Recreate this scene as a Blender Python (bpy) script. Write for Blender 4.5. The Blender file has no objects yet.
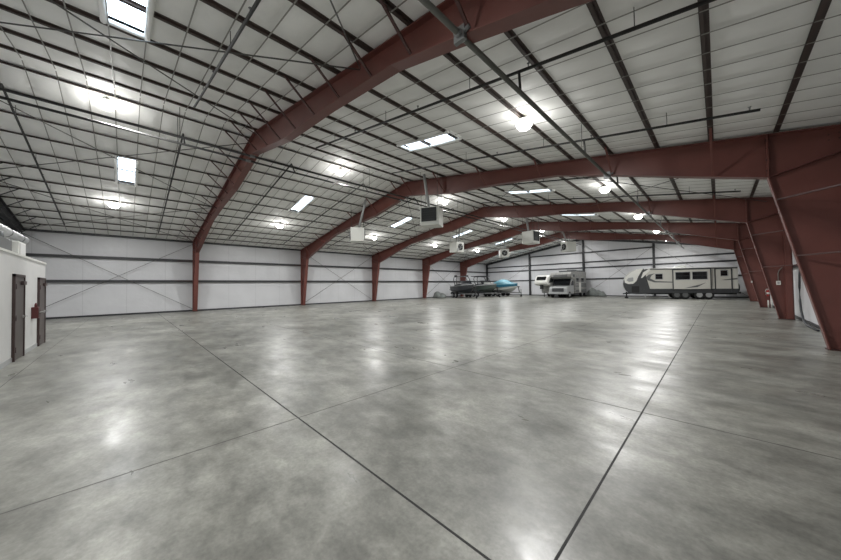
import bpy, bmesh, math, random
from mathutils import Vector, Matrix
random.seed(7)
S = bpy.context.scene
COL = S.collection
PI = math.pi
ORD = ['first', 'second', 'third', 'fourth', 'fifth', 'sixth', 'seventh', 'eighth', 'ninth', 'tenth', 'eleventh', 'twelfth', 'thirteenth']

# ------------------------------------------------------------------ helpers
def lin(c):
    f = lambda v: v / 12.92 if v <= .04045 else ((v + .055) / 1.055) ** 2.4
    return tuple(f(v / 255.) for v in c) + (1.,)

def mat(name, rgb, rough=.5, metal=0., var=.0, scale=6., bump=0., bscale=30., coat=0., spec=.5):
    m = bpy.data.materials.new(name); m.use_nodes = True
    nt = m.node_tree; b = nt.nodes['Principled BSDF']
    b.inputs['Roughness'].default_value = rough; b.inputs['Metallic'].default_value = metal
    b.inputs['Coat Weight'].default_value = coat
    b.inputs['Specular IOR Level'].default_value = spec
    c = lin(rgb)
    tc = nt.nodes.new('ShaderNodeTexCoord')
    if var > 0:
        n = nt.nodes.new('ShaderNodeTexNoise'); n.inputs['Scale'].default_value = scale; n.inputs['Detail'].default_value = 5
        nt.links.new(tc.outputs['Object'], n.inputs['Vector'])
        r = nt.nodes.new('ShaderNodeValToRGB')
        r.color_ramp.elements[0].position = .3; r.color_ramp.elements[1].position = .7
        r.color_ramp.elements[0].color = tuple(v * (1 - var) for v in c[:3]) + (1,)
        r.color_ramp.elements[1].color = tuple(min(1, v * (1 + var)) for v in c[:3]) + (1,)
        nt.links.new(n.outputs['Fac'], r.inputs['Fac']); nt.links.new(r.outputs['Color'], b.inputs['Base Color'])
    else:
        b.inputs['Base Color'].default_value = c
    if bump > 0:
        n2 = nt.nodes.new('ShaderNodeTexNoise'); n2.inputs['Scale'].default_value = bscale; n2.inputs['Detail'].default_value = 4
        nt.links.new(tc.outputs['Object'], n2.inputs['Vector'])
        bn = nt.nodes.new('ShaderNodeBump'); bn.inputs['Strength'].default_value = bump; bn.inputs['Distance'].default_value = .05
        nt.links.new(n2.outputs['Fac'], bn.inputs['Height']); nt.links.new(bn.outputs['Normal'], b.inputs['Normal'])
    return m

def emit(name, rgb, power):
    m = bpy.data.materials.new(name); m.use_nodes = True
    b = m.node_tree.nodes['Principled BSDF']
    b.inputs['Base Color'].default_value = lin(rgb)
    b.inputs['Emission Color'].default_value = lin(rgb); b.inputs['Emission Strength'].default_value = power
    return m

class MB:
    def __init__(s): s.v = []; s.f = []; s.sm = []
    def add(s, vs, fs, smooth=False):
        o = len(s.v); s.v += [tuple(v) for v in vs]
        s.f += [tuple(i + o for i in f) for f in fs]; s.sm += [smooth] * len(fs); return s
    def box(s, x0, x1, y0, y1, z0, z1):
        vs = [(x, y, z) for z in (z0, z1) for y in (y0, y1) for x in (x0, x1)]
        return s.add(vs, [(0, 2, 3, 1), (4, 5, 7, 6), (0, 1, 5, 4), (2, 6, 7, 3), (0, 4, 6, 2), (1, 3, 7, 5)])
    def beam(s, p, q, w, h, up=(0, 0, 1)):
        p = Vector(p); q = Vector(q); d = (q - p).normalized(); u = Vector(up)
        a = d.cross(u)
        if a.length < 1e-4: a = d.cross(Vector((1, 0, 0)))
        a.normalize(); b = a.cross(d).normalized()
        vs = [e + a * (sx * w / 2) + b * (sz * h / 2) for e in (p, q) for sx, sz in ((-1, -1), (1, -1), (1, 1), (-1, 1))]
        return s.add(vs, [(0, 1, 2, 3), (7, 6, 5, 4), (0, 4, 5, 1), (1, 5, 6, 2), (2, 6, 7, 3), (3, 7, 4, 0)])
    def prism(s, poly, axis, a0, a1, smooth=False):
        n = len(poly)
        def mk(p, a):
            if axis == 1: return (p[0], a, p[1])
            if axis == 0: return (a, p[0], p[1])
            return (p[0], p[1], a)
        vs = [mk(p, a0) for p in poly] + [mk(p, a1) for p in poly]
        fs = [tuple(range(n)), tuple(range(2 * n - 1, n - 1, -1))] + [(i, i + n, (i + 1) % n + n, (i + 1) % n) for i in range(n)]
        return s.add(vs, fs, smooth)
    def tube(s, pts, r, n=8, cap=True):
        pts = [Vector(p) for p in pts]; rings = []
        for i, p in enumerate(pts):
            d = ((pts[min(i + 1, len(pts) - 1)] - pts[max(i - 1, 0)])).normalized()
            a = d.cross(Vector((0, 0, 1)))
            if a.length < 1e-3: a = Vector((1, 0, 0))
            a.normalize(); b = d.cross(a).normalized()
            rr = r[i] if isinstance(r, (list, tuple)) else r
            rings.append([p + (a * math.cos(2 * PI * k / n) + b * math.sin(2 * PI * k / n)) * rr for k in range(n)])
        vs = [v for R in rings for v in R]; fs = []
        for i in range(len(rings) - 1):
            for k in range(n):
                fs.append((i * n + k, i * n + (k + 1) % n, (i + 1) * n + (k + 1) % n, (i + 1) * n + k))
        o = len(s.v); s.add(vs, fs, True)
        if cap: s.f += [tuple(o + k for k in range(n - 1, -1, -1)), tuple(o + len(vs) - n + k for k in range(n))]; s.sm += [False, False]
        return s
    def ellip(s, c, rx, ry, rz, nu=16, nv=8, z0=-1., fn=None):
        vs = []; fs = []
        for j in range(nv + 1):
            ph = math.asin(max(-1, z0)) + (PI / 2 - math.asin(max(-1, z0))) * j / nv
            for i in range(nu):
                th = 2 * PI * i / nu
                p = Vector((c[0] + rx * math.cos(ph) * math.cos(th), c[1] + ry * math.cos(ph) * math.sin(th), c[2] + rz * math.sin(ph)))
                if fn: p = fn(p)
                vs.append(p)
        for j in range(nv):
            for i in range(nu):
                fs.append((j * nu + i, j * nu + (i + 1) % nu, (j + 1) * nu + (i + 1) % nu, (j + 1) * nu + i))
        fs.append(tuple(range(nu - 1, -1, -1)))
        return s.add(vs, fs, True)
    def build(s, name, m, parent=None, local=False, bevel=0., smooth=None):
        me = bpy.data.meshes.new(name)
        off = Vector((0, 0, 0))
        if parent is not None and not local:
            p = parent
            while p is not None: off += p.location; p = p.parent
        me.from_pydata([Vector(v) - off for v in s.v], [], s.f)
        for p, sm in zip(me.polygons, s.sm): p.use_smooth = sm if smooth is None else smooth
        bm = bmesh.new(); bm.from_mesh(me)
        bmesh.ops.remove_doubles(bm, verts=bm.verts, dist=1e-5)
        bmesh.ops.recalc_face_normals(bm, faces=bm.faces); bm.to_mesh(me); bm.free()
        o = bpy.data.objects.new(name, me); COL.objects.link(o)
        if m: me.materials.append(m)
        if parent is not None: o.parent = parent
        if bevel > 0:
            b = o.modifiers.new('bevel', 'BEVEL'); b.width = bevel; b.segments = 2; b.limit_method = 'ANGLE'
        return o

def tag(o, label=None, cat=None, group=None, kind=None):
    if label: o['label'] = label
    if cat: o['category'] = cat
    if group: o['group'] = group
    if kind: o['kind'] = kind
    return o
def thing(name, label, cat, loc=(0, 0, 0), rz=0., group=None):
    o = bpy.data.objects.new(name, None); COL.objects.link(o)
    o.location = loc; o.rotation_euler = (0, 0, rz); o.empty_display_size = .3
    return tag(o, label, cat, group)
def copy_tree(o, parent=None):
    c = o.copy(); COL.objects.link(c)
    if parent is not None: c.parent = parent
    for ch in list(o.children): copy_tree(ch, c)
    return c

# ------------------------------------------------------------------ materials
M = {}
M['red'] = mat('red_oxide_steel', (105, 60, 53), .45, 0, .10, 1.6, .03, 14)
M['reddark'] = mat('red_oxide_brace', (70, 42, 38), .5)
M['purlin'] = mat('brown_primer_steel', (66, 54, 50), .5, 0, .15, 2.5)
M['girt'] = mat('dark_grey_steel', (46, 47, 50), .5, 0, .1, 2)
M['pipe'] = mat('sprinkler_pipe', (46, 46, 45), .6)
M['mainpipe'] = mat('steel_main_pipe', (92, 93, 87), .4, .3)
M['cable'] = mat('brace_cable', (84, 83, 80), .45, .3)
M['strap'] = mat('liner_band', (138, 136, 130), .5)
M['white'] = mat('white_enamel', (226, 226, 220), .35)
M['offwhite'] = mat('office_paint', (208, 208, 206), .6, 0, .03, 3)
M['greywhite'] = mat('heater_casing', (205, 206, 199), .4)
M['dark'] = mat('dark_grille', (44, 46, 46), .5)
M['black'] = mat('black_rubber', (26, 26, 27), .7)
M['door'] = mat('brown_door_paint', (78, 70, 67), .45)
M['doorframe'] = mat('brown_frame', (60, 44, 42), .5)
M['chrome'] = mat('brushed_metal', (190, 190, 188), .28, .9)
M['extred'] = mat('extinguisher_red', (150, 34, 30), .35)
M['darkred'] = mat('dark_red_box', (84, 30, 30), .45)
M['cable_black'] = mat('black_hose', (52, 54, 58), .5)
M['lens'] = emit('lamp_lens', (255, 253, 248), 24.)
M['skyl'] = emit('skylight_panel', (222, 239, 255), 4.0)
M['joint'] = mat('joint_sealant', (22, 22, 21), .7)
M['jointlight'] = mat('joint_worn', (84, 84, 80), .6)
M['glass'] = mat('dark_glass', (22, 24, 27), .12)
M['cream'] = mat('trailer_cream', (200, 199, 191), .35)
M['charcoal'] = mat('charcoal_panel', (58, 60, 62), .35)
M['silver'] = mat('silver_stripe', (164, 166, 166), .35)
M['hub'] = mat('wheel_rim', (176, 178, 178), .35, .5)
M['mhgrey'] = mat('motorhome_grey', (146, 146, 143), .4, 0, .22, 5)
M['mhgraphic'] = mat('motorhome_graphic', (94, 96, 96), .4)
M['blue'] = mat('blue_canvas', (84, 130, 144), .65, 0, .12, 3, .1, 8)
M['teal'] = mat('teal_canvas', (22, 92, 116), .65)
M['hull'] = mat('pale_hull', (188, 190, 186), .25)
M['bdark'] = mat('dark_hull', (54, 57, 61), .3)
M['bgreen'] = mat('dark_green_hull', (62, 70, 66), .3)
M['canvas'] = mat('black_canvas', (66, 68, 70), .8, 0, .1, 4)
M['galv'] = mat('galvanised_frame', (122, 124, 124), .45, .5)
M['tarp'] = mat('grey_tarp', (112, 117, 114), .75, 0, .2, 5, .2, 6)
M['amber'] = mat('amber_marker', (170, 96, 30), .3)

def insulation(name, axis, rgb, seam=1.2):
    m = mat(name, rgb, .40, 0, .05, .7, .35, 2.2)
    nt = m.node_tree; b = nt.nodes['Principled BSDF']
    src = b.inputs['Base Color'].links[0].from_socket
    tc = [n for n in nt.nodes if n.type == 'TEX_COORD'][0]
    sx = nt.nodes.new('ShaderNodeSeparateXYZ'); nt.links.new(tc.outputs['Object'], sx.inputs[0])
    a = nt.nodes.new('ShaderNodeMath'); a.operation = 'PINGPONG'; a.inputs[1].default_value = seam / 2
    nt.links.new(sx.outputs[axis], a.inputs[0])
    c = nt.nodes.new('ShaderNodeMath'); c.operation = 'LESS_THAN'; c.inputs[1].default_value = .010
    nt.links.new(a.outputs[0], c.inputs[0])
    mx = nt.nodes.new('ShaderNodeMix'); mx.data_type = 'RGBA'
    nt.links.new(c.outputs[0], mx.inputs[0]); nt.links.new(src, mx.inputs[6])
    mx.inputs[7].default_value = tuple(v * .8 for v in lin(rgb)[:3]) + (1,)
    nt.links.new(mx.outputs[2], b.inputs['Base Color'])
    return m
M['wallY'] = insulation('vinyl_insulation_side', 1, (200, 201, 203), 1.83)
M['wallX'] = insulation('vinyl_insulation_end', 0, (202, 203, 206), 1.83)
M['ceil'] = mat('vinyl_insulation_roof', (236, 236, 233), .6, 0, .05, 1.2, .22, 4., 0., .3)

def floor_mat():
    m = bpy.data.materials.new('polished_concrete'); m.use_nodes = True
    nt = m.node_tree; b = nt.nodes['Principled BSDF']; L = nt.links
    tc = nt.nodes.new('ShaderNodeTexCoord')
    def noise(scale, detail, rough, sx=1, sy=1, rz=0, dist=0.):
        mp = nt.nodes.new('ShaderNodeMapping'); mp.inputs['Scale'].default_value = (sx, sy, 1); mp.inputs['Rotation'].default_value = (0, 0, rz)
        n = nt.nodes.new('ShaderNodeTexNoise'); n.inputs['Scale'].default_value = scale
        n.inputs['Detail'].default_value = detail; n.inputs['Roughness'].default_value = rough; n.inputs['Distortion'].default_value = dist
        L.new(tc.outputs['Object'], mp.inputs[0]); L.new(mp.outputs[0], n.inputs['Vector']); return n.outputs['Fac']
    def ramp(fac, p0, p1, c0, c1):
        r = nt.nodes.new('ShaderNodeValToRGB'); r.color_ramp.elements[0].position = p0; r.color_ramp.elements[1].position = p1
        r.color_ramp.elements[0].color = c0; r.color_ramp.elements[1].color = c1; L.new(fac, r.inputs[0]); return r.outputs[0]
    def mix(a, bb, fac, mode='MULTIPLY'):
        x = nt.nodes.new('ShaderNodeMix'); x.data_type = 'RGBA'; x.blend_type = mode; x.inputs[0].default_value = fac
        L.new(a, x.inputs[6]); L.new(bb, x.inputs[7]); return x.outputs[2]
    g = lambda v: (v, v, v, 1)
    base = ramp(noise(.8, 6, .6, 1, 1, .3, 0), .25, .75, lin((100, 100, 94)), lin((162, 162, 154)))
    base = mix(base, ramp(noise(2.4, 6, .62, .8, 1.5, .5, 0), .28, .70, g(.50), g(1.24)), .85)
    base = mix(base, ramp(noise(.30, 5, .6, 1.3, .8, .9, 0), .28, .70, g(.66), g(1.18)), .9)
    base = mix(base, ramp(noise(7, 6, .7, 1, 1), .28, .70, g(.64), g(1.20)), .8)
    base = mix(base, ramp(noise(34, 3, .6, 1, 1), .3, .66, g(.76), g(1.10)), .7)
    L.new(base, b.inputs['Base Color'])
    rr = ramp(noise(1.1, 5, .6, .7, 1.5, .5, 0), .25, .75, g(.22), g(.52)); L.new(rr, b.inputs['Roughness'])
    b.inputs['Specular IOR Level'].default_value = .5
    bn = nt.nodes.new('ShaderNodeBump'); bn.inputs['Strength'].default_value = .10; bn.inputs['Distance'].default_value = .03
    L.new(noise(3.2, 5, .6), bn.inputs['Height']); L.new(bn.outputs[0], b.inputs['Normal'])
    return m
M['floor'] = floor_mat()

# ------------------------------------------------------------------ building dimensions
XC, ZR, SL = -11.95, 7.27, .172           # ridge line, rafter top at the ridge, slope
XL, XR = -25.95, 2.05                     # outer faces of the columns
Y0, Y1 = -4.1, 40.68                     # end walls
FY = [3.38, 11.0, 18.62, 26.24, 33.86]    # the five red frames
rt = lambda x: ZR - SL * abs(x - XC)      # top of the rafters = underside of the purlins
LINER = .055                               # liner above the rafter top
MID = [(-3.44 + 3.38) / 2, 7.19, 14.81, 22.43, 30.05]
FRN = ['red steel frame nearest the camera', 'second red steel frame', 'third red steel frame', 'fourth red steel frame', 'fifth red steel frame']
PD = [.42, 1.55, 2.7, 3.85, 5.0, 6.2, 7.4, 8.5, 9.65, 10.8, 11.9, 13.0]   # purlin distances from the ridge

# ---- shell
tag(MB().box(XL - .4, XR + .4, Y0 - .4, Y1 + .4, -.3, 0).build('floor', M['floor']), kind='structure')
FLOOR = bpy.data.objects['floor']
def joint(x0, x1, y0, y1, m): MB().box(x0, x1, y0, y1, -.01, .0012).build('control_joint', m, FLOOR)
for x, w, k in ((-.676, .008, 'joint'), (-3.53, .006, 'jointlight')):
    joint(x - w, x + w, Y0, Y1, M[k])
for y, w, k in ((1.44, .008, 'joint'), (4.33, .006, 'jointlight'), (-1.44, .006, 'jointlight')):
    joint(XL, XR, y - w, y + w, M[k])
tag(MB().box(XL - .4, XL - .2, Y0 - .4, Y1 + .4, 0, 5.3).build('wall_left', M['wallY']), kind='structure')
tag(MB().box(XR + .16, XR + .4, Y0 - .4, Y1 + .4, 0, 5.3).build('wall_right', M['wallY']), kind='structure')
gable = [(XL - .3, 0), (XR + .3, 0), (XR + .3, 5.2), (XC, 7.8), (XL - .3, 5.2)]
tag(MB().prism(gable, 1, Y1 + .14, Y1 + .4).build('wall_far', M['wallX']), kind='structure')
tag(MB().prism(gable, 1, Y0 - .4, Y0 - .14).build('wall_near', M['wallX']), kind='structure')
for n, b in (('left', (XL - .2, XL - .17, Y0, Y1)), ('right', (XR + .13, XR + .16, Y0, Y1)), ('far', (XL - .2, XR + .16, Y1 + .11, Y1 + .14))):
    tag(MB().box(*b, 0, .10).build('baseboard_' + n, M['girt']), kind='structure')

# ---- roof liner: quilted insulation, sagging between the bands, open at the skylights
BAND = .53
bandY = [Y0 + .12 + BAND * i for i in range(int((Y1 - Y0) / BAND) + 1)]
SKY_HALF = .30
sky = []                                   # (side, y)
for sd in (1, -1):
    for y in MID: sky.append((sd, y))
SK0, SK1 = 3.95, 6.3
def in_sky(sd, d, y):
    if not (SK0 < d < SK1): return False
    return any(s == sd and abs(y - yy) < SKY_HALF for s, yy in sky)
cm = MB()
dl = [0., .2]
for a, b in zip(PD[:-1], PD[1:]): dl += [a, a + .1, a + (b - a) * .3, (a + b) / 2, a + (b - a) * .7, b - .1]
dl += [PD[-1], 13.6, 14.15]
dl = sorted(set([round(v, 3) for v in dl if abs(v - SK0) > .1 and abs(v - SK1) > .12] + [SK0, SK1]))
yl = []
for i in range(len(bandY) - 1): yl += [bandY[i] + BAND * t for t in (0, .17, .34, .5, .66, .83)]
yl = [Y0 - .3] + yl + [bandY[-1], Y1 + .3]
for yy in MID:
    yl = [v for v in yl if abs(v - yy + SKY_HALF) > .06 and abs(v - yy - SKY_HALF) > .06] + [yy - SKY_HALF, yy + SKY_HALF]
yl = sorted(yl)
def sag(d, y):
    t = ((y - bandY[0]) / BAND) % 1.
    q = math.sin(PI * t) ** .7
    u = 0.
    for a, b in zip(PD[:-1], PD[1:]):
        if a <= d <= b: u = math.sin(PI * max(0, min(1, (d - a - .1) / (b - a - .2)))) ** .7
    h = math.sin(y * 3.1 + d * 1.7) * math.sin(y * .83 - d * 2.3)
    return .045 * q * u * (1 + .35 * h) + .0 * h
for sd in (1, -1):
    nd, ny = len(dl), len(yl)
    vs = [(XC + sd * d, y, ZR - SL * d + LINER - sag(d, y)) for d in dl for y in yl]
    fs = []
    for i in range(nd - 1):
        for j in range(ny - 1):
            if in_sky(sd, (dl[i] + dl[i + 1]) / 2, (yl[j] + yl[j + 1]) / 2): continue
            fs.append((i * ny + j, (i + 1) * ny + j, (i + 1) * ny + j + 1, i * ny + j + 1))
    cm.add(vs, fs, True)
ceiling = tag(cm.build('ceiling', M['ceil']), kind='structure')
# roof deck above the liner keeps daylight out
for sd in (1, -1): pass
deck = MB()
for sd in (1, -1):
    a, b = XC, XC + sd * 14.6
    deck.prism([(a, ZR + .75), (b, ZR + .75 - SL * 14.6), (b, ZR + .80 - SL * 14.6), (a, ZR + .80)], 1, Y0 - .5, Y1 + .5)
deck.build('roof_deck', M['girt'], ceiling)
rest = MB(); nb = 0
for i, y in sorted(enumerate(bandY), key=lambda t: t[1]):
    for sd in (1, -1):
        if any(abs(y - yy) < .0 for yy in MID): continue
        mb = rest if nb >= 100 else MB()
        mb.beam((XC + sd * .05, y, rt(XC) - .004 - SL * .05), (XC + sd * 13.95, y, ZR - SL * 13.95 - .004), .022, .004)
        if mb is not rest: mb.build('liner_band', M['strap'], ceiling)
        nb += 1
tag(rest.build('liner_band', M['strap'], ceiling), kind='stuff')

# ---- skylights: recessed wells with a glowing translucent panel
for sd, y in sky:
    i = MID.index(y); side = 'right' if sd > 0 else 'left'
    x = XC + sd * (SK0 + SK1) / 2
    near = ['nearest', 'second', 'third', 'fourth', 'farthest'][i]
    lab = '%s bright rooflight on the %s roof slope, a glowing panel set in puffed white liner' % (near, side)
    t = thing('skylight', lab, 'skylight', (x, y, ZR - SL * 5.1 + LINER + .3), 0, 'rooflights along the %s slope' % side)
    z = lambda d: ZR - SL * d + LINER
    pan = MB(); a, b = SK0 - .02, SK1 + .02
    pan.prism([(XC + sd * a, z(a) + .10), (XC + sd * b, z(b) + .10), (XC + sd * b, z(b) + .12), (XC + sd * a, z(a) + .12)], 1, y - SKY_HALF - .02, y + SKY_HALF + .02)
    pan.build('panel', M['skyl'], t)
    w = MB()
    for sy in (-1, 1):
        yy = y + sy * SKY_HALF
        w.prism([(XC + sd * a, z(a) - .05), (XC + sd * b, z(b) - .05), (XC + sd * b, z(b) + .1), (XC + sd * a, z(a) + .1)], 1, yy, yy + sy * .02)
        w.tube([(XC + sd * a, yy, z(a) - .05), (XC + sd * (a + b) / 2, yy, z((a + b) / 2) - .07), (XC + sd * b, yy, z(b) - .05)], .05, 8)
    for d in (a, b): w.tube([(XC + sd * d, y - SKY_HALF, z(d) - .02), (XC + sd * d, y + SKY_HALF, z(d) - .02)], .05, 8)
    w.build('well', M['ceil'], t)

# ---- purlins: Z sections running the whole length
for sd in (1, -1):
    side = 'right' if sd > 0 else 'left'
    for k, d in enumerate(PD):
        x = XC + sd * d; z = rt(x) + .002
        mb = MB(); h = LINER - .006
        mb.box(x - .006, x + .006, Y0 + .05, Y1 - .05, z, z + h)
        mb.box(x - .055 if sd > 0 else x, x if sd > 0 else x + .055, Y0 + .05, Y1 - .05, z, z + .008)
        mb.box(x if sd > 0 else x - .05, x + .05 if sd > 0 else x, Y0 + .05, Y1 - .05, z + h - .008, z + h)
        xl = x - .055 if sd > 0 else x + .049
        mb.box(xl, xl + .006, Y0 + .05, Y1 - .05, z, z + .022)
        lab = 'dark steel purlin on the %s roof slope, %s down from the ridge' % (side, ORD[k])
        tag(mb.build('roof_purlin', M['purlin']), lab, 'purlin', 'purlins under the roof liner')

# ---- the five red portal frames
DEP = [(0, .74), (3.0, .80), (5.6, .58), (8.0, .47), (9.3, .60), (10.6, .76), (11.66, .90), (12.85, 1.04)]
def depth(d):
    for (a, da), (b, db) in zip(DEP[:-1], DEP[1:]):
        if d <= b: return da + (db - da) * (d - a) / (b - a)
    return DEP[-1][1]
KX = 12.85
def strip(mb, pts, y, hw, th):
    for p, q in zip(pts[:-1], pts[1:]):
        d = Vector((q[0] - p[0], 0, q[1] - p[1])).normalized()
        mb.beam((p[0], y, p[1]), (q[0], y, q[1]), 2 * hw, th, up=(d.z, 0, -d.x) if abs(d.x) < .5 else (0, 0, 1))
HW = .115
for k, y in enumerate(FY):
    lab = ['red steel portal frame nearest the camera, arching overhead from the left wall',
           'red steel portal frame with the big tapered column at the right edge of the photo',
           'red steel portal frame third from the camera, hanging heaters pass before it',
           'red steel portal frame fourth from the camera, its left foot near the dark boats',
           'farthest red steel portal frame, its left column right behind the dark boat'][k]
    t = thing('portal_frame', lab, 'steel frame', (XC, y, 0), 0, 'red portal frames')
    # rafter
    for sd in (1, -1):
        X = lambda d: XC + sd * d
        top = [(X(d), rt(X(d)) - .012) for d in [0, 3, 5.6, 8, 9.3, 10.6, 11.66, KX]]
        bot = [(X(d), rt(X(d)) - depth(d)) for d in [0, 3, 5.6, 8, 9.3, 10.6, 11.66, KX]]
        r = MB(); r.prism(top + bot[::-1], 1, y - .007, y + .007)
        strip(r, top, y, HW, .02); strip(r, bot, y, HW, .022)
        r.build('rafter', M['red'], t)
        # column with haunch
        xo = X(14.0); c = MB()
        ptop = rt(X(KX)) - .012; pin = rt(X(KX)) - depth(KX)
        inner = [(X(KX), pin), (X(13.63), 0.02)]
        c.prism([(xo, .0), (X(13.63), .0), (X(KX), pin), (X(KX), ptop), (xo, rt(xo) - .012)], 1, y - .007, y + .007)
        strip(c, [(xo, 0), (xo, rt(xo) - .012)], y, HW, .02)
        strip(c, inner, y, HW, .022)
        strip(c, [(X(KX), ptop), (xo, rt(xo) - .012)], y, HW, .02)
        col = c.build('column', M['red'], t)
        st = MB()      # knee stiffeners
        st.beam((X(KX), y, pin), (xo, y, pin + .33), 2 * HW - .02, .018)
        st.beam((X(KX) , y, pin - .0), (X(KX), y, ptop), 2 * HW, .03, up=(1, 0, 0))
        st.build('knee_stiffener', M['red'], t)
        MB().box(min(xo, X(13.6)) - .01, max(xo, X(13.6)) + .02, y - .13, y + .13, 0, .02).build('base_plate', M['reddark'], t)
        for zz in (.12, .32, .6, .86):
            for sy in (-1, 1):
                MB().tube([(X(KX) - sd * .03, y + sy * .07, ptop - zz), (X(KX) + sd * .03, y + sy * .07, ptop - zz)], .02, 6).build('bolt', M['reddark'], t)
        for dx in (.12, .26):
            for zz in (.12, .24): MB().tube([(xo - sd * dx, y - .02, rt(xo) - zz), (xo - sd * dx, y + .02, rt(xo) - zz)], .016, 6).build('bolt', M['reddark'], t)
        # flange braces from the bottom flange up to the purlins
        for j, d in enumerate(PD):
            if k > 0 and j % 2: continue
            if d > KX: continue
            sgn = -1
            zb = rt(X(d)) - depth(d) + .03
            fb = MB().beam((X(d), y + sgn * .10, zb), (X(d), y + sgn * (.35 + depth(d) * .75), rt(X(d)) + .03), .045, .03)
            fb.build('flange_brace', M['reddark'] if k == 0 else M['red'], t)
        if k == 2 and sd > 0: MB().box(1.86, 2.03, y - .14, y - .008, .02, 4.6).build('side_post', M['red'], t)
        for zz in (2.1, 3.45):      # column flange braces to the girts
            xi = X(KX) + (X(13.63) - X(KX)) * (pin - zz) / pin
            MB().beam((xi, y - .09, zz), (XR + .02 if sd > 0 else XL - .02, y - .95, zz + .02), .04, .03).build('flange_brace', M['reddark'], t)

# ---- end rafters, wall posts, girts, eave struts
mb = MB()
for sd in (1, -1):
    a, b = XC, XC + sd * 14.05
    mb.prism([(a, rt(a)), (b, rt(b)), (b, rt(b) - .24), (a, rt(a) - .24)], 1, Y1 - .11, Y1 + .07)
tag(mb.build('end_rafter', M['girt']), 'dark grey sloping rafter along the top of the far end wall', 'rafter')
t = thing('end_rafter', 'deep dark rafter on the near end wall above the white room', 'rafter', (XC, Y0, 0))
yr = Y0 + .16; mb = MB()
for sd in (1, -1):
    tp = [(XC, rt(XC) - .01), (XC + sd * 13.9, rt(XC + sd * 13.9) - .01)]; bo = [(XC, rt(XC) - .55), (XC + sd * 13.9, rt(XC + sd * 13.9) - .5)]
    mb.prism(tp + bo[::-1], 1, yr - .006, yr + .006); strip(mb, tp, yr, .09, .02); strip(mb, bo, yr, .09, .02)
mb.build('beam', M['girt'], t)  # dark grey steel; the colour also carries the shade of its unlit side
for sd in (1, -1):
    for d in PD[1::1]:
        x = XC + sd * d
        MB().beam((x, yr + .08, rt(x) - .48), (x, yr + .75, rt(x) + .03), .045, .03).build('flange_brace', M['girt'], t)
PX = [XL + .05 + 7.0 * i for i in range(5)]; PX[4] = XR - .05
PL = ['dark corner post at the left end of the far wall', 'dark wall post left of the motorhome on the far wall',
      'tall dark post under the ridge behind the motorhome', 'dark wall post rising behind the nose of the travel trailer',
      'dark corner post at the right end of the far wall behind the red columns']
for x, l in zip(PX, PL):
    mb = MB(); zt = rt(x) - .24
    mb.box(x - .007, x + .007, Y1 - .1, Y1 + .1, 0, zt); mb.box(x - .1, x + .1, Y1 - .11, Y1 - .095, 0, zt); mb.box(x - .1, x + .1, Y1 + .09, Y1 + .1, 0, zt)
    tag(mb.build('wall_post', M['girt']), l, 'post', 'posts of the far wall')
for x, l in ((PX[0], 'dark corner post at the near end of the left wall, behind the white room'),):
    tag(MB().box(x - .1, x + .1, Y0 - .1, Y0 + .1, 0, rt(x) - .24).build('wall_post', M['girt']), l, 'post')
def girt(name, p, q, w, h, lab, grp):
    mb = MB(); mb.beam(p, q, w, h)
    tag(mb.build(name, M['girt']), lab, 'girt', grp)
zn = {2.1: 'lowest', 3.52: 'second', 4.21: 'third', 5.42: 'topmost'}
for z in (2.1, 3.52):
    girt('wall_girt', (XL - .11, Y0, z), (XL - .11, Y1, z), .18, .15, '%s dark girt running along the white left wall' % {2.1: 'lower', 3.52: 'upper'}[z], 'side wall girts')
    girt('wall_girt', (XR + .09, Y0, z), (XR + .09, Y1, z), .13, .10, '%s dark girt on the right wall behind the red columns' % {2.1: 'lower', 3.52: 'upper'}[z], 'side wall girts')
for x, s, l in ((XL - .08, 'left', 'dark eave strut where the left wall meets the roof'), (XR + .06, 'right', 'dark eave strut where the right wall meets the roof')):
    girt('eave_strut', (x, Y0, 4.88), (x, Y1, 4.88), .16, .14, l, None)
for z, (a, b) in {2.1: (XL, XR), 3.52: (XL, XR), 4.21: (XL + 0, XR), 5.42: (PX[1], PX[3])}.items():
    girt('wall_girt', (a, Y1 + .10, z), (b, Y1 + .10  , z), .08, .15, '%s dark girt across the far end wall behind the vehicles' % zn[z], 'far wall girts')
for z in (2.1, 3.52, 4.21):
    girt('wall_girt', (XL, Y0 - .06, z), (XR, Y0 - .06, z), .12, .10, '%s dark girt across the near end wall' % zn[z], 'near wall girts')

# ---- brace rods
RC = [0]
def rod(p, q, lab, cat, grp):
    RC[0] += 1; o = .03 * (RC[0] % 2); p = (p[0], p[1], p[2]); q = (q[0], q[1], q[2])
    if p[0] == q[0]: p = (p[0] + o, p[1], p[2]); q = (q[0] + o, q[1], q[2])
    else: p = (p[0], p[1], p[2] - o); q = (q[0], q[1], q[2] - o)
    tag(MB().tube([p, q], .014, 6).build('brace_rod', M['cable']), lab, cat, grp)
BB = [(Y0 + .1, 3.30, 'before the first red frame'), (11.1, 18.5, 'past the second red frame'), (26.35, 33.75, 'past the fourth red frame')]
for a, b, w in BB:
    for (za, zb, s) in ((.15, 4.7, 'climbing away'), (4.7, .15, 'falling away')):
        rod((XL + .02, a, za), (XL + .02, b, zb), 'thin brace rod on the left wall %s, %s' % (w, s), 'brace rod', 'left wall cross bracing')
    for i, (d0, d1) in enumerate(((.4, 7.0), (7.0, 13.4))):
        for sd in (1, -1):
            u = ('upper ' if i == 0 else 'lower ') + ('right' if sd > 0 else 'left')
            for da, db, s in ((d0, d1, 'dropping away'), (d1, d0, 'rising away')):
                rod((XC + sd * da, a, ZR - SL * da - .16), (XC + sd * db, b, ZR - SL * db - .16), 'thin brace rod under the %s slope %s, %s' % (u, w, s), 'brace rod', 'roof cross bracing')
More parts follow.
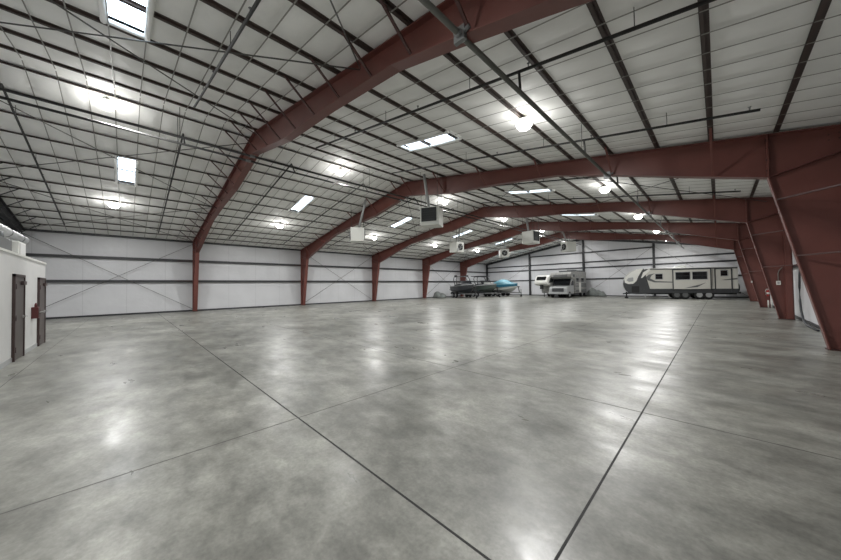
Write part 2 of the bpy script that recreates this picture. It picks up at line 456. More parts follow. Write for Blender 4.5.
for xa, xb, za, zb, l in ((PX[2], PX[3], 6.6, .05, 'thin brace rod on the far wall falling from the ridge post to the trailer'), (PX[2], PX[3], .05, 5.5, 'thin brace rod on the far wall rising from behind the motorhome'),
                          (PX[0], PX[1], .05, 4.3, 'thin brace rod on the far wall rising behind the boats'), (PX[3], PX[4], 5.5, .05, 'thin brace rod on the far wall behind the travel trailer')):
    rod((xa, Y1 - .13, za), (xb, Y1 - .13, zb), l, 'brace rod', 'far wall bracing')

# ---- sprinkler pipework
MZ = 6.36
for x, z, r, l in ((-2.42, 4.975, .04, 'long steel sprinkler main hanging under the right roof slope'), (-11.9, MZ, .036, 'right one of the two sprinkler mains under the ridge'), (-12.42, MZ, .036, 'left one of the two sprinkler mains under the ridge')):
    t = thing('sprinkler_main', l, 'pipe', (x, 18, z), 0, 'sprinkler mains')
    MB().tube([(x, Y0 + .1, z), (x, Y1 - .4, z)], r, 10).build('pipe', M['mainpipe'] if z < 5.5 else M['pipe'], t)
    for y in FY:
        cb = MB().tube([(x, y - .22, z), (x, y - .06, z)], r * 1.5, 10)
        if z < 5.5:
            cb.tube([(x, y - .14, z), (x + .16, y - .14, z + .03)], r * .8, 8); cb.box(x - .09, x + .09, y - .17, y - .11, z - .1, z + .1)
        cb.build('coupling', M['galv'], t)
    hz = MB()
    for y in MID + [36.5]: MB().tube([(x, y + 1.2, z), (x, y + 1.2, rt(x) + .05)], .008, 5).build('hanger', M['cable'], t)
BY = [-2.3 + 3.65 * i for i in range(12)]
for i, y in enumerate(BY):
    for sd in (1, -1):
        side = 'right' if sd > 0 else 'left'
        a, b = (XC + 1.5, XC + 12.6) if sd > 0 else (XC - .85, XC - 11.8)
        off = .27
        lab = 'dark sprinkler branch line across the %s slope, %s from the near end' % (side, ORD[i])
        t = thing('sprinkler_branch', lab, 'pipe', ((a + b) / 2, y, rt((a + b) / 2) - off), 0, 'sprinkler branch lines')
        MB().tube([(a, y, rt(a) - off), (b, y, rt(b) - off)], .028, 8).build('pipe', M['pipe'], t)
        xm, zm = (-2.42, 4.975) if sd > 0 else (-12.9, rt(-12.9) - off)
        ris = MB()
        if sd > 0: ris.tube([(xm, y, zm), (xm - .02, y, rt(xm) - off)], .025, 8)
        else: ris.tube([(-12.42, y, MZ), (-12.8, y, rt(-12.8) - off)], .025, 8)
        ris.build('riser', M['pipe'], t)
        n = 4
        for q in range(n):
            x = a + (b - a) * (q + .5) / n
            MB().tube([(x, y, rt(x) - off), (x, y, rt(x) + .03)], .007, 5).build('hanger', M['cable'], t)
            x2 = a + (b - a) * (q + .95) / n
            MB().tube([(x2, y, rt(x2) - off), (x2, y, rt(x2) - off + .07), (x2, y, rt(x2) - off + .09)], [.012, .012, .03], 6).build('sprinkler_head', M['galv'], t)

# ---- round high-bay lamps
def lamp(x, y, z, lab, grp):
    t = thing('high_bay_lamp', lab, 'lamp', (x, y, z), 0, grp)
    MB().tube([(x, y, z + .02), (x, y, z + .07), (x, y, z + .11)], [.17, .16, .08], 24).build('housing', M['greywhite'], t)
    ln = MB(); ln.ellip((x, y, z + .03), .205, .205, -.21, 20, 7, 0.)
    ln.build('lens', M['lens'], t)
    MB().tube([(x, y, z + .1), (x, y, rt(x) + .12)], .012, 6).build('hanger', M['cable'], t)
    ld = bpy.data.lights.new('lamp_light', 'AREA'); ld.shape = 'DISK'; ld.size = .26; ld.energy = LAMP_W; ld.color = (1., .995, .985); ld.spread = PI
    lo = bpy.data.objects.new('lamp_light', ld); COL.objects.link(lo); lo.parent = t; lo.location = (0, 0, -.20)
    pd = bpy.data.lights.new('ceiling_fill', 'POINT'); pd.energy = FILL_W; pd.shadow_soft_size = .16; pd.color = (1., .995, .985)  # added fill light in the air below the lens, brightens the ceiling
    po = bpy.data.objects.new('ceiling_fill', pd); COL.objects.link(po); po.parent = t; po.location = (0, 0, -.48)
LAMP_W = 205.; FILL_W = 17.
ROWS = [(-3.4, 5.6, 'right slope'), (-12.55, 7.02, 'ridge'), (-20.4, 5.6, 'left slope')]
for x, z, rn in ROWS:
    for i, y in enumerate([-.45] + MID[1:] + [36.6]):  # the last-bay lamp of each row is added for light, none seen there
        zz = rt(x) - .15
        lamp(x, y, zz, '%s glowing round lamp from the near end in the row along the %s' % (ORD[i], rn), 'round lamps along the ' + rn)

# ---- unit heaters hung from the roof
def heater(x, y, rz, kind, lab, fx, fy):
    zt = 5.24; h = .86
    t = thing('unit_heater', lab, 'heater', (x, y, zt - h), rz, 'hanging unit heaters')
    L = dict(local=True)
    MB().box(-.42, .42, -.46, .46, 0, h).build('casing', M['greywhite'], t, True, bevel=.02)
    lv = MB()                                        # louvred outlet on +x
    lv.box(.415, .43, -.34, .30, .22, h - .08)
    lv.build('louver_recess', M['dark'], t, True)
    fr = MB()
    for z0, z1, y0, y1 in ((.18, .22, -.38, .34), (h - .08, h - .04, -.38, .34), (.18, h - .04, -.38, -.34), (.18, h - .04, .30, .34)):
        fr.box(.415, .45, y0, y1, z0, z1)
    for i in range(5): 
        z = .28 + i * .11
        fr.beam((.436, -.34, z), (.436, .30, z), .02, .012)
    fr.build('louver', M['dark'], t, True)
    fn = MB()                                        # fan ring and guard on -x
    ring = [(-.45, .27 * math.cos(2 * PI * i / 20), h / 2 + .27 * math.sin(2 * PI * i / 20)) for i in range(21)]
    fn.tube(ring, .02, 6); fn.tube([(-.44, 0, h / 2), (-.415, 0, h / 2)], .27, 20)
    fn.build('fan', M['dark'], t, True)
    bl = MB()
    for i in range(4):
        a = PI / 2 * i + .4
        bl.beam((-.455, .05 * math.cos(a), h / 2 + .05 * math.sin(a)), (-.455, .22 * math.cos(a), h / 2 + .22 * math.sin(a)), .012, .11, up=(1, 0, 0))
    bl.tube([(-.46, 0, h / 2), (-.44, 0, h / 2)], .055, 10); bl.build('fan_blades', M['silver'], t, True)
    MB().box(-.50, -.42, .28, .44, .08, .3).build('control_box', M['silver'], t, True)
    c, s = math.cos(-rz), math.sin(-rz)
    def loc(px, py, pz): dx, dy = px - x, py - y; return (c * dx - s * dy, s * dx + c * dy, pz - zt + h)
    MB().tube([(.15 * (1 if fx > x else -1) * math.cos(rz), -.15 * (1 if fx > x else -1) * math.sin(rz), h - .02), loc(fx, fy, rt(fx) + .1)], .07, 10).build('flue', M['silver'], t, True)
    for sx, sy in ((-.38, -.4), (.38, .4), (.38, -.4), (-.38, .4)):
        wx, wy = x + sx * math.cos(rz) - sy * math.sin(rz), y
        MB().tube([(sx, sy, h - .02), (sx, sy, rt(wx) - zt + h + .1)], .009, 5).build('hanger_rod', M['cable'], t, True)
R = math.radians
heater(-16.1, 10.4, R(57), 'l', 'square white heater hung under the left slope, blank side to the camera', -14.9, 10.25)
heater(-9.65, 10.4, R(-62), 'l', 'hanging heater with a dark louver facing the camera, right of the ridge', -9.95, 10.2)
heater(-15.85, 20.2, R(176), 'f', 'hanging white heater with its fan at right, high before the fourth frame', -15.3, 20.1)
heater(-9.25, 20.2, R(-4), 'l', 'hanging heater with a narrow dark louver at its right side, near the ridge', -9.6, 20.1)
heater(-15.75, 28.0, R(128), 'f', 'small hanging heater with a round dark fan facing the camera', -15.6, 27.9)
heater(-9.3, 27.8, R(52), 'f', 'hanging heater with fan on its left, just in front of the end wall gable', -9.95, 27.6)

# ------------------------------------------------------------------ white room at the left edge
OY, OX0, OX1, OH = -1.78, -14.60, -6.0, 2.40
wall = tag(MB().box(OX0, OX1, Y0 - .12, OY, 0, OH).build('wall_office', M['offwhite']), kind='structure')
tag(MB().box(OX0, OX1, OY, OY + .012, 0, .10).build('baseboard_office', M['silver']), kind='structure')
tag(MB().box(OX0 - .012, OX1, OY - .02, OY + .018, OH - .04, OH + .012).build('trim_office', M['white']), kind='structure')
for n, (a, b) in enumerate(((-11.80, -10.88), (-14.38, -13.45))):
    d = tag(MB().box(a + .05, b - .05, OY - .02, OY + .03, .015, 1.88).build('door_%d' % (n + 1), M['door']), kind='structure')
    f = MB()
    f.box(a, a + .06, OY - .01, OY + .045, 0, 1.93); f.box(b - .06, b, OY - .01, OY + .045, 0, 1.93); f.box(a, b, OY - .01, OY + .045, 1.87, 1.93)
    f.build('frame', M['doorframe'], d)
    hx = a + .13
    hd = MB().tube([(hx, OY + .03, .95), (hx, OY + .09, .95), (hx + .01, OY + .09, .95)], .016, 8)
    hd.tube([(hx, OY + .085, .95), (hx + .15, OY + .085, .95)], .013, 8); hd.tube([(hx, OY + .028, .95), (hx, OY + .04, .95)], .035, 12)
    hd.build('lever_handle', M['chrome'], d)
    hg = MB()
    for z in (.25, .95, 1.65): hg.tube([(b - .055, OY + .045, z - .06), (b - .055, OY + .045, z + .06)], .012, 8)
    hg.build('hinges', M['doorframe'], d)
    MB().box(a + .1, a + .38, OY + .03, OY + .08, 1.70, 1.78).build('door_closer', M['doorframe'], d)
t = thing('wall_cabinet', 'dark red box on the white wall between the two brown doors', 'box', (-12.85, OY, .82))
MB().box(-12.98, -12.72, OY, OY + .12, .82, 1.12).build('case', M['darkred'], t, bevel=.01)
MB().box(-12.95, -12.75, OY + .12, OY + .126, .85, 1.09).build('front_panel', M['doorframe'], t)
MB().tube([(-12.85, OY + .06, 1.11), (-12.85, OY + .06, 1.18), (-12.85, OY + .06, 1.23)], [.025, .025, .01], 8).build('beacon', M['darkred'], t)
MB().tube([(-12.78, OY + .13, .98), (-12.8, OY + .17, .99), (-12.95, OY + .19, .97)], .014, 8).build('handle', M['chrome'], t)
# things lying on the room's roof
t = thing('air_duct', 'fat pale grey round duct lying along the top of the white room', 'duct', (-12, -2.3, OH))
MB().tube([(-15.2, -2.3, 3.13), (-12.6, -2.3, 3.13), (-8.2, -2.3, 3.13)], .13, 18).build('pipe', M['silver'], t)
for x in (-14.3, -11.4, -9.4): MB().beam((x, -2.3, OH + .012), (x, -2.3, 3.02), .05, .2, up=(0, 1, 0)).build('support', M['galv'], t)
for x in (-14.6, -13.3, -12.0, -10.4): MB().tube([(x - .03, -2.3, 3.13), (x + .03, -2.3, 3.13)], .138, 18).build('joint_ring', M['galv'], t)
t = thing('equipment_cabinet', 'white cabinet standing on top of the white room near its end', 'cabinet', (-12.4, -2.0, OH))
MB().box(-12.75, -12.05, -2.12, -1.88, OH + .012, OH + .38).build('case', M['white'], t, bevel=.01)
MB().box(-12.68, -12.12, -1.88, -1.87, OH + .05, OH + .34).build('front_panel', M['offwhite'], t)
t = thing('control_panel', 'dark grey unit on top of the white room beside the white cabinet', 'unit', (-11.1, -2.2, OH))
MB().box(-11.7, -10.7, -2.12, -1.92, OH + .012, OH + .34).build('case', M['galv'], t, bevel=.01)
for x in (-11.4, -11.1, -10.8): MB().tube([(x, -2.02, OH + .33), (x, -2.02, OH + .5)], .04, 8).build('pipe', M['galv'], t)

# ------------------------------------------------------------------ fittings on the right columns
ex, ey, ez = 1.97, 25.98, .66
t = thing('fire_extinguisher', 'red fire extinguisher hung on the web of the third right column', 'extinguisher', (ex, ey, ez))
MB().tube([(ex, ey, ez), (ex, ey, ez + .04), (ex, ey, ez + .30), (ex, ey, ez + .36), (ex, ey, ez + .39)], [.05, .065, .065, .04, .02], 14).build('cylinder', M['extred'], t)
MB().tube([(ex, ey, ez + .12), (ex, ey, ez + .22)], .067, 14).build('paper_label', M['white'], t)
MB().tube([(ex, ey, ez + .38), (ex - .06, ey - .02, ez + .41), (ex - .10, ey - .02, ez + .30), (ex - .09, ey - .02, ez + .08)], .012, 6).build('hose', M['white'], t)
MB().box(ex - .05, ex + .05, ey - .02, ey + .02, ez + .38, ez + .43).build('valve', M['chrome'], t)
MB().box(ex - .03, ex + .03, ey + .05, ey + .255, ez + .2, ez + .24).build('bracket', M['reddark'], t)
for x, l in ((1.95, 'left'), (2.07, 'right')):
    tag(MB().tube([(x, 25.75, 0), (x, 25.75, .42), (x, 25.75, .44)], [.03, .03, .02], 10).build('pipe_stub', M['white']), '%s white pipe stub standing on the floor below the fire extinguisher' % l, 'pipe stub', 'white pipe stubs')
def outlet(x, y, z, lab, flip=1):
    t = thing('outlet_box', lab, 'outlet', (x, y, z))
    MB().box(x - .06, x + .06, y - .05, y, z - .08, z + .08).build('case', M['white'], t, bevel=.008)
    MB().tube([(x, y - .02, z + .08), (x, y - .02, z + .38), (x + .03, y - .02, z + .5), (x + .11, y - .02, z + .62)], .014, 8).build('conduit', M['strap'], t)
    MB().box(x - .03, x + .03, y - .056, y - .05, z - .045, z + .045).build('cover', M['silver'], t)
outlet(1.69, 18.60, 1.45, 'white outlet box with bent conduit on the web of the second right column')
t = thing('outlet_box', 'tiny white outlet box on the inner edge of the third right column', 'outlet', (1.37, 26.12, 1.5))
MB().box(1.34, 1.40, 26.07, 26.12, 1.45, 1.55).build('case', M['white'], t)
MB().box(1.355, 1.385, 26.066, 26.07, 1.47, 1.53).build('cover', M['silver'], t)
cbl = MB().tube([(XR + .01, 17.0, 2.05), (XR, 17.12, 1.75), (XR, 17.25, 1.3), (XR, 17.24, .8), (XR, 17.1, .45), (XR, 16.7, .12), (XR, 16.2, .035), (XR, 14.6, .03)], .03, 8)
tag(cbl.build('hanging_hose', M['cable_black']), 'dark hose hanging in a curve on the white right wall between red columns', 'hose')

# ------------------------------------------------------------------ vehicles
def wheel(parent, x, y, r, w, side, rim='hub'):
    t = MB().tube([(x, y - w / 2, r), (x, y - w / 2 + .03, r), (x, y + w / 2 - .03, r), (x, y + w / 2, r)], [r * .9, r, r, r * .9], 20).build('wheel', M['black'], parent, True)
    MB().tube([(x, y + side * (w / 2 - .01), r), (x, y + side * (w / 2 + .015), r)], r * .58, 14).build('rim', M[rim], t, True)
    return t

# --- travel trailer
t = thing('travel_trailer', 'cream travel trailer with charcoal nose and slide-out windows at the far right', 'trailer', (-2.98, 37.2, 0), R(12)); t.scale = (1.015, 1, 1.05)
W = 1.18
body = [(-1.85, .52), (3.95, .52), (3.95, 2.58), (3.85, 2.66), (-1.9, 2.78), (-2.35, 2.72), (-2.1, 1.6)]
MB().prism(body, 1, -W, W).build('body', M['cream'], t, True, bevel=.03)
nose = [(-1.85, .50), (-2.1, 1.6), (-2.35, 2.77), (-2.9, 2.71), (-3.4, 2.49), (-3.74, 2.15), (-3.94, 1.75), (-4.0, 1.38), (-3.95, 1.05), (-3.78, .7), (-3.45, .46), (-3.0, .40), (-2.4, .42)]
MB().prism(nose, 1, -W + .02, W - .02).build('front_cap', M['charcoal'], t, True, bevel=.05)
wsf = [(-2.45, 2.785), (-2.92, 2.735), (-3.43, 2.515), (-3.77, 2.17), (-3.96, 1.78), (-3.90, 1.62), (-3.68, 2.05), (-3.35, 2.40), (-2.85, 2.62), (-2.45, 2.68)]
MB().prism(wsf, 1, -W + .06, W - .06).build('front_window_cap', M['white'], t, True, bevel=.02)
sidew = [(-2.42, 2.745), (-2.92, 2.69), (-3.41, 2.46), (-3.74, 2.12), (-3.91, 1.76), (-3.88, 1.5), (-3.62, 1.36), (-3.22, 1.38), (-2.97, 1.62), (-2.78, 2.1)]
MB().prism(sidew, 1, -W - .006, -W + .03).build('white_cap_panel', M['white'], t, True)
gl = [(-3.2, 1.98), (-3.6, 1.92), (-3.74, 1.72), (-3.55, 1.56), (-3.2, 1.62)]
MB().prism(gl, 1, -W - .012, -W).build('cap_window', M['silver'], t, True)
def swoosh(pts, m, dep=.012): MB().prism(pts, 1, -W - dep, -W + .01).build('side_stripe', M[m], t, True)
swoosh([(-2.3, 2.70), (-1.75, 2.74), (-2.2, 2.3), (-2.55, 1.7), (-2.62, 1.2), (-2.8, 1.2), (-2.75, 1.9)], 'charcoal')
swoosh([(-2.42, 2.42), (-2.02, 2.70), (-1.75, 2.72), (-2.2, 2.25), (-2.5, 1.9), (-2.6, 1.9)], 'white', .016)
swoosh([(-2.2, 2.0), (-2.0, 2.2), (-1.55, 2.3), (-1.8, 2.1), (-1.9, 1.85), (-1.5, 1.6), (-.3, 1.52), (-.3, 1.44), (-1.6, 1.48), (-2.1, 1.7)], 'mhgraphic')
swoosh([(-2.6, .85), (-2.2, .9), (3.95, .88), (3.95, .52), (-2.6, .5)], 'charcoal', .008)
swoosh([(.5, .95), (1.35, 1.02), (1.95, 1.42), (1.55, 1.25), (1.1, 1.12)], 'mhgraphic', .2)
swoosh([(2.9, 1.6), (3.9, 1.75), (3.9, 1.62), (3.2, 1.58)], 'mhgraphic', .016)
def win(x0, x1, z0, z1, y=-W, nm='window', par=None):
    f = MB().box(x0 - .05, x1 + .05, y - .02, y + .01, z0 - .05, z1 + .05).build(nm, M['silver'], par or t, True)
    MB().box(x0, x1, y - .03, y - .015, z0, z1).build('pane', M['glass'], f, True)
    MB().box(x0, x1, y - .036, y - .03, (z0 + z1) / 2 - .015, (z0 + z1) / 2 + .015).build('glazing_bar', M['dark'], f, True)
win(-1.5, -1.0, 1.78, 2.22)
so = MB().box(-.28, 2.25, -W - .19, -W, .86, 2.56).build('slide_out', M['cream'], t, True, bevel=.02)
se = MB()
for x in (-.30, 2.2): se.box(x, x + .07, -W - .20, -W, .84, 2.58)
se.box(-.3, 2.27, -W - .20, -W, 2.53, 2.59); se.build('slide_edge', M['charcoal'], t, True)
win(-.08, .88, 1.70, 2.32, -W - .19); win(1.06, 2.0, 1.70, 2.32, -W - .19)
win(2.9, 3.3, 1.95, 2.38)
dr = MB().box(2.5, 2.58, -W - .03, -W, .6, 2.56); dr.box(3.52, 3.60, -W - .03, -W, .6, 2.56); dr.box(2.5, 3.6, -W - .02, -W, 2.5, 2.56)
dr.build('rear_slide_edge', M['charcoal'], t, True)
MB().tube([(-1.9, -W - .05, 2.70), (3.9, -W - .05, 2.58)], .055, 10).build('awning', M['mhgraphic'], t, True)
MB().prism([(-.1, 2.72), (.85, 2.7), (.8, 2.98), (.45, 3.02), (.05, 2.9)], 1, -.35, .35).build('air_conditioner', M['silver'], t, True, bevel=.03)
for x in (0., .58, 1.52, 2.12):
    wheel(t, x, -W + .14, .36, .22, -1, 'hub' if x > 1 else 'mhgraphic'); wheel(t, x, W - .14, .36, .22, 1)
MB().box(-2.2, 3.9, -.9, .9, .40, .56).build('chassis', M['black'], t, True)
MB().prism([(-3.3, .42), (-4.05, .36), (-4.05, .46), (-3.3, .60)], 1, -.08, .08).build('tongue', M['black'], t, True)
MB().tube([(-3.75, -.3, .0), (-3.75, -.3, .12), (-3.75, -.3, .13), (-3.75, -.3, .62)], [.16, .16, .06, .06], 10).build('tongue_jack', M['black'], t, True)
MB().box(-3.35, -2.75, -W - .0, -W + .04, .55, 1.15).build('pass_through_hatch', M['black'], t, True)
for x in (-2.3, 2.3): MB().beam((x, -W + .2, .5), (x, -W + .2, 0.01), .07, .07).build('stabilizer_jack', M['silver'], t, True)
sp = MB().tube([(3.96, -.35, .95), (4.14, -.35, .95)], .36, 18).build('spare_wheel', M['black'], t, True)
MB().box(3.9, 4.08, -W, W, .48, .62).build('bumper', M['black'], t, True)

# --- class C motorhome, front to the camera (heading -y): local +x forward
t = thing('motorhome', 'grey motorhome facing the camera beside the dark wall post', 'motorhome', (-12.6, 37.2, 0), R(-90))
HWm = 1.06
MB().prism([(-2.9, .45), (1.0, .45), (1.0, 2.0), (2.1, 2.15), (2.42, 2.35), (2.42, 2.62), (2.15, 2.86), (.4, 2.92), (-2.8, 2.95), (-2.9, 2.88)], 1, -HWm - .06, HWm + .06).build('body', M['mhgrey'], t, True, bevel=.05)
MB().prism([(1.0, .4), (3.15, .4), (3.22, .6), (3.2, 1.1), (3.0, 1.22), (2.25, 1.34), (1.75, 2.05), (1.0, 2.05)], 1, -HWm + .08, HWm - .08)  .build('cab', M['silver'], t, True, bevel=.06)
MB().prism([(2.32, 1.36), (1.80, 2.08), (1.74, 2.04), (2.24, 1.33)], 1, -HWm + .14, HWm - .14).build('windshield', M['glass'], t, True)
MB().box(3.19, 3.25, -.62, .62, .68, 1.08).build('grille', M['charcoal'], t, True)
for sy in (-1, 1):
    MB().box(3.18, 3.26, sy * .8 - .14, sy * .8 + .14, .78, 1.0).build('headlamp', M['silver'], t, True)
    MB().prism([(2.1, 1.36), (1.72, 1.9), (1.2, 1.9), (1.2, 1.36)], 1, sy * (HWm - .075), sy * (HWm - .06)).build('side_window', M['glass'], t, True)
    wheel(t, 2.45, sy * (HWm - .18), .36, .22, sy); wheel(t, -1.5, sy * (HWm - .12), .36, .26, sy)
    mr = MB().box(2.1, 2.2, sy * (HWm + .08), sy * (HWm + .25), 1.4, 1.75); mr.beam((2.1, sy * HWm * .9, 1.5), (2.15, sy * (HWm + .1), 1.55), .03, .03)
    mr.build('mirror', M['charcoal'], t, True)
MB().box(3.15, 3.36, -HWm + .06, HWm - .06, .42, .62).build('bumper', M['silver'], t, True, bevel=.02)
MB().box(2.41, 2.45, -.75, .75, 2.3, 2.55).build('overcab_window', M['mhgraphic'], t, True)
for x0, x1, z0, z1 in ((-.1, .7, 1.75, 2.2), (-1.9, -1.0, 1.75, 2.2), (1.2, 1.8, 2.3, 2.6)):
    f = MB().box(x0 - .05, x1 + .05, HWm + .05, HWm + .075, z0 - .05, z1 + .05).build('window', M['silver'], t, True)
    MB().box(x0, x1, HWm + .07, HWm + .085, z0, z1).build('pane', M['glass'], f, True)
for z, h, m in ((1.2, .22, 'mhgraphic'), (.62, .3, 'mhgraphic'), (1.5, .08, 'charcoal')):
    MB().prism([(-2.9, z - .1), (.9, z), (.9, z + h * .6), (-2.9, z + h)], 1, HWm + .055, HWm + .068).build('side_stripe', M[m], t, True)
MB().box(-.9, -.2, HWm + .05, HWm + .07, .55, 1.68).build('entry_door', M['white'], t, True)
rk = MB(); rk.box(-2.6, .2, -.95, .95, 2.95, 3.0)
for x in (-2.5, -1.2, 0): rk.box(x, x + .05, -1., 1., 3.0, 3.12)
for sy in (-1, 1): rk.box(-2.6, .2, sy * .98 - .02, sy * .98 + .02, 3.06, 3.12)
rk.build('roof_rack', M['mhgraphic'], t, True)
MB().box(-1.6, -.8, -.4, .4, 3.0, 3.24).build('air_conditioner', M['mhgraphic'], t, True, bevel=.04)
MB().box(-2.9, 3.1, -.8, .8, .36, .5).build('chassis', M['black'], t, True)

# --- fifth wheel trailer left of it
t = thing('fifth_wheel_trailer', 'fifth wheel trailer with a white overhanging nose left of the motorhome', 'trailer', (-14.47, 37.3, 0), R(-90)); t.scale = (1, .71, .93)
MB().prism([(-2.9, .55), (1.3, .55), (1.55, 1.42), (3.0, 1.5), (3.45, 1.7), (3.5, 1.95), (3.1, 2.5), (2.6, 2.78), (-2.9, 2.8)], 1, -1.02, 1.02).build('body', M['white'], t, True, bevel=.08)
MB().prism([(-2.9, .5), (1.32, .5), (1.58, 1.42), (1.2, 1.8), (-2.9, 1.2)], 1, -1.035, 1.035).build('lower_panel', M['mhgrey'], t, True)
MB().prism([(3.32, 2.12), (3.04, 2.56), (3.08, 2.60), (3.38, 2.16)], 1, -.75, .75).build('front_window', M['glass'], t, True)
for sy in (-1, 1):
    MB().prism([(2.9, 1.8), (2.5, 2.4), (1.2, 2.6), (1.9, 1.9)], 1, sy * 1.02, sy * 1.04).build('side_stripe', M['charcoal'], t, True)
    for x in (-1.3, -.5): wheel(t, x, sy * .9, .36, .22, sy)
    MB().beam((1.1, sy * .8, .6), (1.1, sy * .8, .01), .09, .09).build('landing_leg', M['black'], t, True)
MB().box(3.0, 3.3, -.2, .2, 1.05, 1.55).build('king_pin', M['black'], t, True)

# --- boats on trailers
def boat(x, y, rz, L, lab, tlab, hullm, kind):
    t = thing('motorboat', lab, 'boat', (x, y, 0), rz, None)
    n = 14; st = []
    secs = []
    for i in range(n + 1):
        u = i / n; xx = -L / 2 + L * u
        w = 1.02 * (1 - max(0, (u - .45) / .55) ** 2.2) + .015; w *= .92 + .08 * min(1, u * 4)
        sh = 1.42 + .22 * u ** 2; ke = .42 + .82 * max(0, (u - .55) / .45) ** 2.2; ch = ke + (sh - ke) * .45
        secs.append([(xx, -w, sh), (xx, -w * .9, ch), (xx, 0, ke), (xx, w * .9, ch), (xx, w, sh)])
    hb = MB(); vs = [v for s_ in secs for v in s_]; fs = []
    for i in range(n):
        for k in range(4): fs.append((i * 5 + k, i * 5 + k + 1, (i + 1) * 5 + k + 1, (i + 1) * 5 + k))
        fs.append((i * 5, (i + 1) * 5, (i + 1) * 5 + 4, i * 5 + 4))
    fs.append((0, 1, 2, 3, 4)); fs.append(tuple(n * 5 + k for k in (4, 3, 2, 1, 0)))
    hb.add(vs, fs, False); hb.build('hull', M[hullm], t, True)
    rb = MB()
    for sy in (0, 4): rb.tube([s_[sy] for s_ in secs], .035, 6)
    rb.build('rub_rail', M['silver'] if kind != 'cover' else M['teal'], t, True)
    if kind == 'cover':
        cv = MB(); vs = []; m = 8
        for i in range(n + 1):
            u = i / n; xx, w, sh = secs[i][4][0] , secs[i][4][1] + .05, secs[i][4][2]
            hh = .74 * math.exp(-((u - .42) / .30) ** 2) + .10
            for k in range(m + 1):
                a = PI * k / m; vs.append((xx * 1.01, -w * math.cos(a), sh - .02 + hh * math.sin(a) ** .8))
        fs = [(i * (m + 1) + k, i * (m + 1) + k + 1, (i + 1) * (m + 1) + k + 1, (i + 1) * (m + 1) + k) for i in range(n) for k in range(m)]
        fs += [tuple(range(m + 1)), tuple(n * (m + 1) + k for k in range(m, -1, -1))]
        cv.add(vs, fs, True).build('cover', M['blue'], t, True)
        sk = MB()
        for s0, s1 in zip(secs[:-1], secs[1:]):
            for q in (0, 4):
                o = 1.10
                sk.add([(s0[q][0], s0[q][1] * o, s0[q][2] + .03), (s1[q][0], s1[q][1] * o, s1[q][2] + .03), (s1[q][0], s1[q][1] * o, s1[q][2] - .26), (s0[q][0], s0[q][1] * o, s0[q][2] - .26)], [(0, 1, 2, 3)])
        so_ = sk.build('cover_skirt', M['teal'], t, True)
        sm = so_.modifiers.new('thick', 'SOLIDIFY'); sm.thickness = .015
    else:
        cv = MB(); vs = []; m = 8
        for i in range(4, n + 1):
            u = i / n; xx, w, sh = secs[i][4]; hh = .30 * (1 - ((u - .3) / .72) ** 2) + .02
            for k in range(m + 1):
                a = PI * k / m; vs.append((xx, -w * .97 * math.cos(a), sh - .01 + hh * math.sin(a)))
        nn = n - 4
        fs = [(i * (m + 1) + k, i * (m + 1) + k + 1, (i + 1) * (m + 1) + k + 1, (i + 1) * (m + 1) + k) for i in range(nn) for k in range(m)]
        fs += [tuple(range(m + 1)), tuple(nn * (m + 1) + k for k in range(m, -1, -1))]
        cv.add(vs, fs, True).build('deck_cover', M['canvas'], t, True)
        ws = MB().prism([(.55, 1.62), (.15, 2.12), (.1, 2.1), (.48, 1.6)], 1, -.8, .8); ws.build('windshield', M['glass'], t, True)
        tw = MB()
        for dx in (0, -.75):
            tw.tube([(-.15 + dx * .6, -.98, 1.5), (-.35 + dx, -.95, 2.3), (-.45 + dx, -.8, 2.62), (-.5 + dx, 0, 2.68), (-.45 + dx, .8, 2.62), (-.35 + dx, .95, 2.3), (-.15 + dx * .6, .98, 1.5)], .05, 8)
        tw.build('wake_tower', M['charcoal'], t, True)
        if kind == 'bimini':
            MB().prism([(-1.7, -1.0), (-.2, -1.0), (-.2, 1.0), (-1.7, 1.0)], 2, 2.68, 2.76).build('bimini_top', M['charcoal'], t, True, bevel=.03)
            MB().box(-.4, 1.2, -.45, .45, 1.72, 1.85).build('seat_cushion', M['hull'], t, True, bevel=.03)
        else:
            for sy in (-1, 1): MB().tube([(-.5, sy * .8, 2.72), (-1.0, sy * .8, 2.74)], .10, 8).build('tower_speaker', M['black'], t, True)
    # engine / swim platform
    MB().box(-L / 2 - .5, -L / 2 + .05, -.8, .8, .95, 1.02).build('swim_platform', M['charcoal'], t, True)
    tr = thing('boat_trailer', tlab, 'trailer', (x, y, 0), rz, 'trailers under the boats')
    f = MB()
    for sy in (-1, 1):
        f.beam((-L / 2, sy * .55, .52), (L * .25, sy * .55, .52), .08, .12); f.beam((L * .25, sy * .55, .52), (L / 2 + .2, 0, .50), .08, .12)
        f.beam((-L / 2 + .1, sy * .42, .66), (L * .1, sy * .42, .66), .12, .10)
        for xx in (-L / 2 + .4, L * .05): f.beam((xx, sy * .42, .5), (xx, sy * .42, .66), .06, .06)
    for xx in (-L / 2 + .1, 0, L * .25): f.beam((xx, -.9, .46), (xx, .9, .46), .08, .08)
    f.beam((L / 2 + .1, 0, .5), (L / 2 + .6, 0, .5), .09, .11); f.build('frame', M['galv'], tr, True)
    for xx in (-1.15, -.35):
        for sy in (-1, 1):
            wheel(tr, xx, sy * .98, .33, .2, sy)
    for sy in (-1, 1):
        fd = MB(); pts = [(-1.65, .55), (-1.5, .72), (-.05, .72), (.15, .55), (.1, .52), (-.08, .68), (-1.48, .68), (-1.6, .52)]
        fd.prism(pts, 1, sy * .86, sy * 1.1); fd.build('fender', M['black'], tr, True)
    MB().tube([(L / 2 + .45, .12, .03), (L / 2 + .45, .12, .95)], .035, 8).build('jack', M['black'], tr, True)
    MB().tube([(L / 2 + .45, .05, .09), (L / 2 + .45, .19, .09)], .09, 12).build('jack_wheel', M['black'], tr, True)
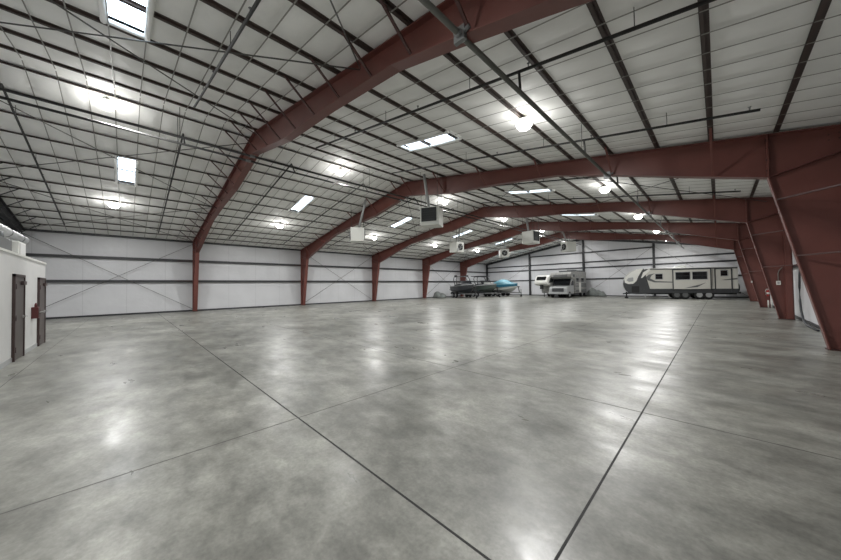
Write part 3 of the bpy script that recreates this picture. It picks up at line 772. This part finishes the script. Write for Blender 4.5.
    ws = MB(); ws.beam((L / 2 + .3, 0, .5), (L / 2 + .15, 0, 1.25), .08, .08); ws.box(L / 2 + .05, L / 2 + .25, -.1, .1, 1.2, 1.32); ws.build('winch_post', M['black'], tr, True)
boat(-22.35, 29.9, R(-24), 4.3, 'dark boat with an open tower, nearest of the boats by the left wall', 'dark trailer under the dark boat with the open tower', 'bdark', 'tower')
boat(-21.6, 33.3, R(-20), 4.6, 'dark boat with a roofed tower standing between the other two boats', 'dark trailer under the middle boat with the roofed tower', 'bgreen', 'bimini')
boat(-20.35, 36.2, R(-12), 4.2, 'pale boat under a bright blue cover in the far left corner', 'dark trailer under the blue covered boat, its jack at the right', 'hull', 'cover')

# --- tarped heaps by the walls
def heap(x, y, parts, lab):
    mb = MB()
    for dx, dy, rx, ry, rz in parts:
        mb.ellip((x + dx, y + dy, 0.005), rx, ry, rz, 18, 7, 0., fn=lambda p: p + Vector((.05 * math.sin(p.z * 9 + p.y * 7), .05 * math.sin(p.x * 8 + p.z * 5), 0)))
    tag(mb.build('tarp_heap', M['tarp']), lab, 'heap')
heap(-25.1, 27.9, [(0, 0, .55, .5, .85), (.45, .4, .5, .45, .6), (.75, -.1, .4, .4, .45)], 'low grey tarped heap against the left wall beside the nearest dark boat')
heap(-10.6, 39.6, [(-.1, 0, .6, .5, 1.0), (.5, .05, .5, .45, .75), (.95, 0, .4, .4, .6)], 'grey tarped heap on the floor right of the motorhome')

# ------------------------------------------------------------------ camera
yaw, pitch, roll = R(45.204), R(1.1702), R(.8347)
fw = Vector((-math.sin(yaw) * math.cos(pitch), math.cos(yaw) * math.cos(pitch), math.sin(pitch)))
rt_ = Vector((math.cos(yaw), math.sin(yaw), 0)); up = rt_.cross(fw)
c, s = math.cos(roll), math.sin(roll)
cr = rt_ * c - up * s; cu = rt_ * s + up * c
cam = bpy.data.cameras.new('camera'); cam.sensor_width = 36; cam.lens = 295.93 / 841 * 36; cam.clip_start = .05; cam.clip_end = 200
co = bpy.data.objects.new('camera', cam); COL.objects.link(co)
mw = Matrix((cr, cu, -fw)).transposed().to_4x4(); mw.translation = Vector((0, 0, 1.531))
co.matrix_world = mw; S.camera = co

w = bpy.data.worlds.new('world'); S.world = w; w.use_nodes = True
w.node_tree.nodes['Background'].inputs[0].default_value = (.6, .75, 1, 1); w.node_tree.nodes['Background'].inputs[1].default_value = .3
S.view_settings.view_transform = 'Standard'; S.view_settings.look = 'None'
S.view_settings.exposure = 0.28; S.view_settings.gamma = 1.0; S.view_settings.use_curve_mapping = False
